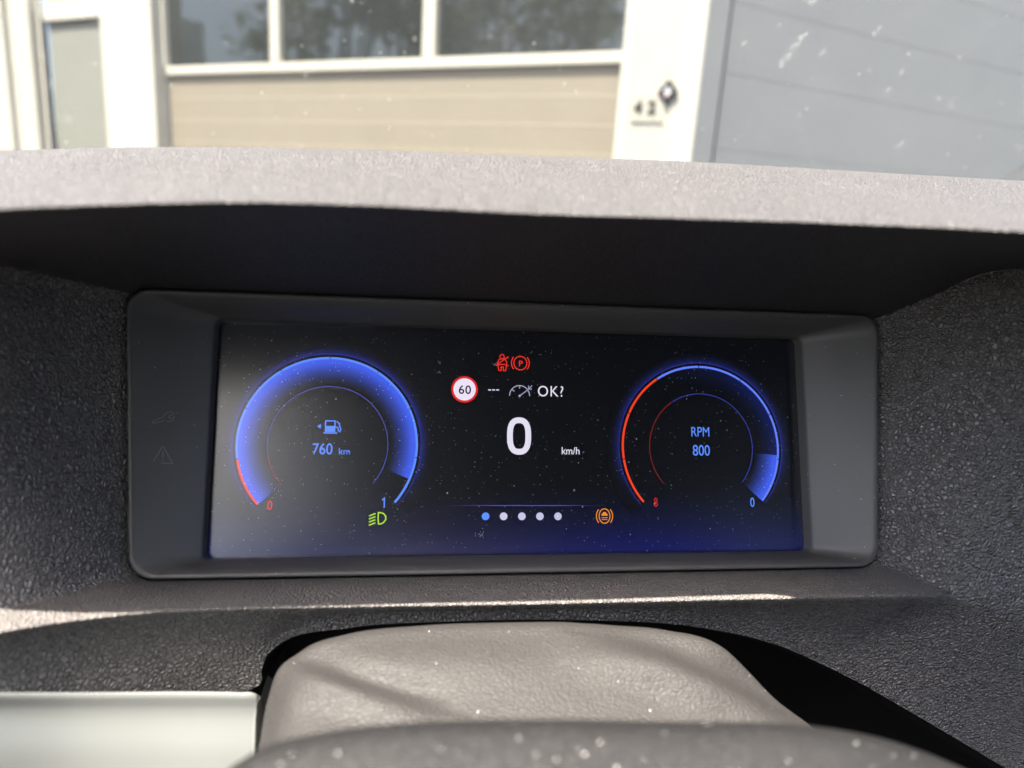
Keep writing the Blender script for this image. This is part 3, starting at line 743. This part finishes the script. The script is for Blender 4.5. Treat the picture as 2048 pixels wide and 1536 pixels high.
for x, y, l in ((1628, 10, 26), (1754, 78, 16), (1645, 115, 18), (1808, 154, 14), (1778, 191, 14), (1904, 217, 22), (1802, 297, 20), (2040, 305, 22), (1490, 92, 18), (1600, 240, 8), (1740, 150, 8), (1560, 60, 8), (1760, 66, 8), (1923, 126, 10), (1324, 115, 14), (1880, 205, 10), (612, 158, 14), (829, 184, 12), (172, 34, 24), (100, 178, 18), (132, 247, 26), (188, 136, 10), (342, 178, 10), (60, 20, 20), (82, 118, 20), (705, 12, 14), (980, 80, 14), (828, 88, 12), (1260, 20, 12)):
    for k in range(4): fleck(x + random.uniform(-.3, .3) * l, y + random.uniform(-.3, .3) * l, l * random.uniform(.3, .7), random.uniform(1.5, 3.6), (.95 if x > 1250 else -1.1) + random.uniform(-.3, .3))
for k in range(90): fleck(random.uniform(0, 2048), random.uniform(-20, 330), random.uniform(2, 5), random.uniform(1.5, 3), random.uniform(0, 3))
o = mesh_obj('dried_marks', Vm, Fm, M_MARK, ws, smooth=False); o.matrix_parent_inverse = wi; o['kind'] = 'stuff'

# ------------------------------------------------------------------ garage building
FN = np.array([-.579, -.815, 0]); FN /= np.linalg.norm(FN); FU = np.array([-FN[1], FN[0], 0]); FU = FU if FU[0] > 0 else -FU; UP = np.array([0, 0, 1.0])
F0 = P(1240, 150, 3.0)
def fac(px, py, rec=0.0):
    r = ray(px, py); o_ = F0 - FN * rec; k = ((o_ - CAM) @ FN) / (r @ FN); q_ = CAM + k * r; return np.array([(q_ - F0) @ FU, q_[2]])
GZ = -1.05
bld = thing('garage_building', 'pale garage building in front of the car with a beige windowed door', 'building', (F0[0], F0[1], GZ))
bi = Matrix.Translation((F0[0], F0[1], GZ)).inverted()
def wallmat(name, col, rough=.5, spec=.3, nz=.06, sc=6):
    m = Mat(name); n = m.noise(sc, 4, .6); n2 = m.noise(160, 2); m.bump(n2.outputs['Fac'], .1, .001)
    m.set(Base_Color=m.mix(n.outputs['Fac'], tuple(c * (1 - nz) for c in col), tuple(min(1, c * (1 + nz)) for c in col)), Roughness=rough, Specular_IOR_Level=spec); return m.m
M_POST = wallmat('white_painted_metal', (.43, .412, .365)); M_BEIGE = wallmat('beige_door_panel', (.222, .192, .150)); M_GREYD = wallmat('grey_door_panel', (.195, .200, .206)); M_FRAME = wallmat('white_window_frame', (.43, .408, .355))
m = Mat('window_glass'); m.set(Base_Color=(.012, .016, .017), Roughness=.035, Specular_IOR_Level=.5, IOR=1.95); wn_ = m.noise(2.5, 2); m.bump(wn_.outputs['Fac'], .12, .01); M_PANE = m.m
def bpart(name, mat, boxes, parent=None, o=F0, fu=FU, fn=FN, bev=.006):
    bm = bmesh.new()
    for (u0, u1, z0, z1, d0, d1) in boxes:          # d: depth behind the facade's front plane
        box_bm(bm, np.array([o[0], o[1], 0.0]), fu, -fn, UP, u0, u1, d0, d1, z0, z1, bev)
    ob = bm_obj(name, bm, mat, parent or bld)
    if parent is None: ob.matrix_parent_inverse = bi
    return ob
TOPZ = 2.4
uP0, uP1 = fac(1240, 150)[0], fac(1402, 150)[0]
uQ0, uQ1 = fac(206, 150)[0], fac(307, 150)[0]
p_ = bpart('pillar', M_POST, [(uP0, uP1, GZ, TOPZ, 0, .30)])
fl = [(uP0 + (uP1 - uP0) * (.12 + .07 * i), uP0 + (uP1 - uP0) * (.12 + .07 * i) + .014, GZ, TOPZ, -.007, -.001) for i in range(9)]
for a in fl: bpart('flute', M_POST, [a], p_, bev=.003)
bpart('pillar', M_POST, [(uQ0, uQ1, GZ, TOPZ, 0, .30)])
# beige sectional door
dr = .10
zb = fac(780, 142, dr)[1]; zg = fac(780, 119, dr)[1]
ub0, ub1 = uQ1 + .015, uP0 - .006
door = bpart('sectional_door', M_BEIGE, [(ub0, ub1, GZ, GZ + .4, dr + .004, dr + .05)])
door['label'] = 'beige sectional garage door with three windows'
zl = [fac(640, 195, dr)[1], fac(640, 244, dr)[1]]; st = zl[0] - zl[1]
zt = zb; k = 0
edges = [zb, zl[0], zl[1]]
while edges[-1] - st > GZ + .4: edges.append(edges[-1] - st)
edges.append(GZ + .4)
for a, b_ in zip(edges, edges[1:]): bpart('door_panel', M_BEIGE, [(ub0, ub1, b_ + .0005, a - .0005, dr, dr + .05)], door, bev=.0004)
M_JOINT = wallmat('pale_joint', (.31, .27, .212))
for a in edges[1:-1]: bpart('panel_joint', M_JOINT, [(ub0 + .01, ub1 - .01, a - .005, a + .005, dr - .0012, dr - .0004)], door, bev=0)
mu = [fac(330, 60, dr)[0], fac(545, 60, dr)[0], fac(563, 60, dr)[0], fac(850, 60, dr)[0], fac(875, 60, dr)[0], fac(1248, 60, dr)[0]]
ztop = zg + .95
wf = bpart('window_frame', M_FRAME, [(ub0, ub1, zb + .004, zg, dr - .025, dr + .05), (ub0, mu[0], zg, ztop, dr - .025, dr + .05), (mu[1], mu[2], zg, ztop, dr - .025, dr + .05), (mu[3], mu[4], zg, ztop, dr - .025, dr + .05), (ub0, ub1, ztop, ztop + .07, dr - .025, dr + .05)], door)
for a, b_ in ((mu[0], mu[1]), (mu[2], mu[3]), (mu[4], ub1)): bpart('window_pane', M_PANE, [(a - .004, b_ + .004, zg - .005, ztop, dr + .012, dr + .024)], door, bev=0)
bpart('door_head', M_BEIGE, [(ub0, ub1, ztop + .075, TOPZ, dr, dr + .05)], door)
# entrance on the far left
ue1, ue0 = uQ0 - .01, fac(40, 150, .06)[0]
ent = bpart('entrance_door', M_FRAME, [(ue0 - .05, fac(72, 150, .06)[0], GZ, TOPZ, .04, .14)]); ent['label'] = 'white framed glazed entrance door at the far left'
M_BLIND = wallmat('grey_blind', (.20, .20, .175)); M_DARKF = wallmat('dark_rubber_seal', (.03, .033, .045))
bpart('pane', M_BLIND, [(fac(100, 150, .1)[0], ue1, GZ, TOPZ, .12, .14)], ent, bev=0)
bpart('seal', M_DARKF, [(fac(74, 150, .1)[0], fac(84, 150, .1)[0], GZ, TOPZ, .09, .115)], ent)
bpart('seal', M_DARKF, [(fac(90, 150, .1)[0], fac(98, 150, .1)[0], GZ, fac(90, 30, .1)[1], .095, .118)], ent)
bpart('stile', M_FRAME, [(fac(84, 150, .1)[0], fac(90, 150, .1)[0], GZ, TOPZ, .095, .117)], ent)
bpart('rail', M_FRAME, [(fac(98, 150, .1)[0], ue1, fac(140, 40, .1)[1], fac(140, 20, .1)[1] + .06, .09, .119)], ent)
bpart('rail_dark_strip', M_DARKF, [(fac(90, 150, .1)[0], fac(185, 150, .1)[0], fac(140, 44, .1)[1], fac(140, 40, .1)[1] - .002, .10, .118)], ent, bev=0)  # thin dark strip along the rail's lower edge
bpart('wall', M_POST, [(ue0 - 1.6, ue0 - .055, GZ, TOPZ, .0, .2)])
# grey door on the wall that turns away to the right of the pillar
GU = np.array([.94, .34, 0]); GU /= np.linalg.norm(GU); GN = np.array([GU[1], -GU[0], 0])
G0 = F0 + FU * uP1 - FN * .02
def gfac(px, py, rec=0.0):
    r = ray(px, py); o_ = G0 - GN * rec; k_ = ((o_ - CAM) @ GN) / (r @ GN); q_ = CAM + k_ * r; return np.array([(q_ - G0) @ GU, q_[2]])
def gpart(name, mat, boxes, parent=None, bev=.005): return bpart(name, mat, boxes, parent, G0, GU, GN, bev)
gd = gpart('grey_door', M_GREYD, [(0.0, gfac(1445, 150)[0], GZ, TOPZ, -.0, .1), (gfac(1445, 150)[0], 5.0, GZ, GZ + .3, .05, .1)]); gd['label'] = 'grey panelled garage door right of the white pillar'
gx_ = [gfac(1447, 150, .03)[0], gfac(1485, 150, .03)[0], gfac(1985, 150, .03)[0], 3.6, 5.0]
zs = [GZ + .3] + [gfac(1700, y, .03)[1] for y in (470, 330, 193, 62)] + [gfac(1700, -70, .03)[1], TOPZ]
for a, b_ in zip(gx_, gx_[1:]):
    for z0, z1 in zip(zs, zs[1:]): gpart('grey_panel', M_GREYD, [(a + .001, b_ - .001, z0 + .0012, z1 - .0012, .03, .08)], gd, bev=.0008)
gpart('joint_backing', wallmat('grey_joint', (.190, .194, .199)), [(gx_[0], 5.0, GZ + .3, TOPZ, .0318, .09)], gd, bev=0)
# house number plate and diamond sign on the pillar
def flat_text(body, size, depth):
    cu = bpy.data.curves.new('t', 'FONT'); cu.body = body; cu.align_x = 'CENTER'; cu.align_y = 'CENTER'; cu.size = size; cu.extrude = depth; cu.offset = .004
    ob = bpy.data.objects.new('t', cu); C.objects.link(ob); dg = bpy.context.evaluated_depsgraph_get()
    me = bpy.data.meshes.new_from_object(ob.evaluated_get(dg)); bpy.data.objects.remove(ob); return me
u0, z0 = fac(1262, 240); u1_, z1_ = fac(1332, 195)
npc = F0 + FU * (u0 + u1_) / 2; npc = np.array([npc[0], npc[1], (fac(1297, 244)[1] + fac(1297, 190)[1]) / 2])
M_PLATE = wallmat('cream_plate', (.36, .345, .30)); M_INK = wallmat('dark_ink', (.018, .02, .018), .8, .0); M_DIA = wallmat('dark_blue_diamond', (.012, .015, .02), .8, .0); M_PINK = wallmat('pale_print', (.42, .42, .44)); M_RED_ = wallmat('pinkish_print', (.42, .30, .32))
npl = thing('number_plate', 'cream house number plate with 42 on the fluted white pillar', 'house number', tuple(npc)); nbm = bmesh.new()
hw, hh_ = abs(u1_ - u0) / 2, abs(fac(1297, 244)[1] - fac(1297, 190)[1]) / 2
box_bm(nbm, np.zeros(3), FU, -FN, UP, -hw, hw, -.0125, -.0085, -hh_, hh_, .001); bm_obj('plate', nbm, M_PLATE, npl)
BM = Matrix([[FU[0], 0, FN[0], 0], [FU[1], 0, FN[1], 0], [0, 1, 0, 0], [0, 0, 0, 1]])
for ch, du in (('4', -.24), ('2', .24)):
    me = flat_text(ch, hh_ * 1.3, .001); me.materials.append(M_INK); o = bpy.data.objects.new('digit', me); C.objects.link(o); o.parent = npl
    o.matrix_local = Matrix.Translation(Vector(FU * hw * (du * 1.75 - .14) + FN * .0137 + UP * hh_ * -.02)) @ BM
dc = fac(1338, 186); dcp = F0 + FU * dc[0]; dcp = np.array([dcp[0], dcp[1], dc[1]]); ds = abs(fac(1357, 190)[0] - fac(1316, 190)[0]) / 2
dia = thing('diamond_sign', 'small dark diamond shaped sign on the white pillar above the number', 'sign', tuple(dcp))
def diamond(name, s_, d0, d1, mat, dz=0, du=0, sy=1.0):
    bm = bmesh.new(); a = [bm.verts.new(Vector(FU * (x * s_ + du) + UP * (z * s_ * sy + dz) + FN * d)) for d in (d0, d1) for x, z in ((-1, 0), (0, -1.15), (1, 0), (0, 1.15))]
    bm.faces.new(a[:4][::-1]); bm.faces.new(a[4:])
    for i in range(4): bm.faces.new((a[i], a[(i+1) % 4], a[4 + (i+1) % 4], a[4 + i]))
    bmesh.ops.recalc_face_normals(bm, faces=bm.faces[:]); return bm_obj(name, bm, mat, dia)
diamond('plate', ds, .008, .02, M_DIA); diamond('pale_centre', ds * .42, .0205, .022, M_PINK, ds * .08); diamond('pink_mark', ds * .22, .0225, .0235, M_RED_, -ds * .28, -ds * .1)

# ------------------------------------------------------------------ ground, greenery, cabin seen in reflections
m = Mat('asphalt'); n = m.noise(3, 5, .6); n2 = m.noise(220, 2); m.bump(n2.outputs['Fac'], .5, .003); m.set(Base_Color=m.mix(n.outputs['Fac'], (.045, .045, .047), (.065, .064, .062)), Roughness=.85)
g = mesh_obj('ground', [(-120, -120, GZ), (120, -120, GZ), (120, 120, GZ), (-120, 120, GZ)], [(0, 1, 2, 3)], m.m, smooth=False); g['kind'] = 'structure'
M_LEAF = Mat('leaf'); nl = M_LEAF.noise(4, 3, .6); lt = M_LEAF.new('BsdfTranslucent'); lt.inputs[0].default_value = (.30, .33, .20, 1); lm = M_LEAF.new('MixShader'); lm.inputs[0].default_value = .3; M_LEAF.link(M_LEAF.b.outputs[0], lm.inputs[1]); M_LEAF.link(lt.outputs[0], lm.inputs[2]); M_LEAF.link(lm.outputs[0], M_LEAF.n['Material Output'].inputs['Surface']); M_LEAF.set(Base_Color=M_LEAF.mix(nl.outputs['Fac'], (.03, .055, .018), (.10, .13, .045)), Roughness=.5); M_LEAF = M_LEAF.m
M_BARK = wallmat('bark', (.09, .07, .05), .9)
def tree(label, x, y, h, rad, nleaf, trunk_h):
    t = thing('garden_tree', label, 'tree', (x, y, GZ), group='trees beside the yard')
    bm = bmesh.new()
    def limb(a, b_, r0, r1):
        d = Vector(b_) - Vector(a); mtx = Matrix.Translation((Vector(a) + Vector(b_)) / 2) @ d.to_track_quat('Z', 'Y').to_matrix().to_4x4()
        bmesh.ops.create_cone(bm, cap_ends=True, segments=8, radius1=r0, radius2=r1, depth=d.length, matrix=mtx)
    limb((0, 0, 0), (.1, .05, trunk_h), .16, .10)
    cen_ = []
    for i in range(24):
        a = random.uniform(0, 6.28); e_ = random.uniform(.1, 1.0); q_ = (rad * .75 * math.cos(a) * random.uniform(.3, 1), rad * .75 * math.sin(a) * random.uniform(.3, 1), trunk_h * .8 + (h - trunk_h * .8) * e_ * .9)
        limb((.1, .05, trunk_h * .95), q_, .06, .02); cen_.append(q_)
    bm_obj('trunk', bm, M_BARK, t)
    k = nleaf; cs = np.array(cen_)[RNG.integers(0, len(cen_), k)]; off_ = RNG.normal(size=(k, 3)) * rad * .15
    c_ = cs + off_; s_ = RNG.uniform(.05, .11, k); a1 = RNG.normal(size=(k, 3)); a1 /= np.linalg.norm(a1, axis=1)[:, None]; a2 = np.cross(a1, RNG.normal(size=(k, 3))); a2 /= np.linalg.norm(a2, axis=1)[:, None]
    V_ = np.stack([c_ - a1 * s_[:, None], c_ + a2 * s_[:, None] * .5, c_ + a1 * s_[:, None], c_ - a2 * s_[:, None] * .5], 1).reshape(-1, 3)
    mesh_obj('crown', V_, [(4*i, 4*i+1, 4*i+2, 4*i+3) for i in range(k)], M_LEAF, t, smooth=False)
tree('broad leafy garden tree nearest the wall end', -7.2, 2.5, 5.2, 1.3, 3000, .7)
tree('tall leafy garden tree in the middle of the row', -7.9, 1.0, 6.0, 1.6, 3600, .7)
tree('bushy garden tree nearest the street', -7.4, -.8, 5.4, 1.6, 3200, .6)
gwall = bmesh.new(); box_bm(gwall, np.array([-8.6, 4.0, GZ]), np.array([.2, .98, 0]), np.array([-.98, .2, 0]), UP, 0, 5, 0, .3, 0, 3.4, .02)
tag(bm_obj('garden_wall', gwall, wallmat('pale_render', (.7, .72, .68))), 'pale rendered wall beside the garden trees', 'wall')
# driver's seat and the shell of the cabin, mirrored softly in the screen
def fabric(name, col):
    m = Mat(name); n = m.noise(700, 2); m.bump(n.outputs['Fac'], .4, .001); m.set(Base_Color=col, Roughness=.9, Specular_IOR_Level=.2); return m.m
M_SEAT = fabric('dark_seat_cloth', (.03, .026, .026)); M_SEATB = fabric('brown_seat_centre', (.16, .05, .025))  # brown centre is made up to tint the screen's reflection
seat = thing('driver_seat', "driver's seat with dark bolsters and brown centre behind the camera", 'seat', (.0, -.78, -.45))
def cushion(name, mat, c, sz, rx, bev, par):
    bm = bmesh.new(); bmesh.ops.create_cube(bm, size=1, matrix=Matrix.Translation(c) @ Matrix.Rotation(rx, 4, 'X') @ Matrix.Diagonal((*sz, 1)))
    bmesh.ops.bevel(bm, geom=bm.edges[:], offset=bev, segments=4, affect='EDGES', profile=.5); return bm_obj(name, bm, mat, par, True)
cushion('backrest', M_SEAT, (0, -.10, .30), (.50, .14, .66), .25, .05, seat); cushion('back_centre', M_SEATB, (0, -.03, .31), (.27, .06, .50), .25, .025, seat)
cushion('headrest', M_SEAT, (0, -.24, .74), (.28, .10, .20), .2, .04, seat); cushion('seat_base', M_SEAT, (0, .17, -.02), (.52, .50, .14), .05, .05, seat)
cab = thing('car_cabin', 'dark lined car cabin with open side windows round the driver', 'car', (.3, -.8, -.85))
def cab_box(name, mat, x0, x1, y0, y1, z0, z1, bev=.015):
    bm = bmesh.new(); box_bm(bm, np.array([-.3, .8, .85]), np.array([1., 0, 0]), np.array([0, 1., 0]), UP, x0, x1, y0, y1, z0, z1, bev); return bm_obj(name, bm, mat, cab)
bl_ = Mat('added_panel_translucent'); b1 = bl_.new('BsdfTranslucent'); b1.inputs[0].default_value = (.8, .8, .78, 1); bl_.link(b1.outputs[0], bl_.n['Material Output'].inputs['Surface']); ADDED_PANEL_MAT = bl_.m
M_LINE = fabric('dark_grey_headlining', (.07, .07, .07)); M_CARPET = fabric('black_carpet', (.02, .02, .02))
cab_box('floor', M_CARPET, -.62, 1.10, -2.0, .75, -.72, -.66)
cab_box('quarter_panel', M_LINE, 1.08, 1.12, -1.9, -1.1, .02, .62); cab_box('roof', M_LINE, -.34, 1.10, -2.0, -.52, .60, .64)
cab_box('door', M_LINE, -.66, -.60, -1.9, .70, -.66, .02); cab_box('door', M_LINE, 1.08, 1.14, -1.9, .70, -.66, .02)
cab_box('rear_seat', M_SEAT, -.55, 1.05, -1.95, -1.75, -.60, .25, .05)
cab_box('tailgate', M_LINE, -.60, 1.08, -2.02, -1.96, -.66, .60); cab_box('pillar', M_LINE, -.64, -.56, -.80, -.66, 0, .62); cab_box('pillar', M_LINE, 1.06, 1.12, -.80, -.66, 0, .62)
cab_box('added_light_panel', ADDED_PANEL_MAT, -.72, -.30, -1.10, -1.085, .32, .66)  # added, unseen: translucent panel that brightens the screen's left reflection
cab_box('bulkhead', M_CARPET, -.62, 1.10, .16, .20, -.66, -.03)
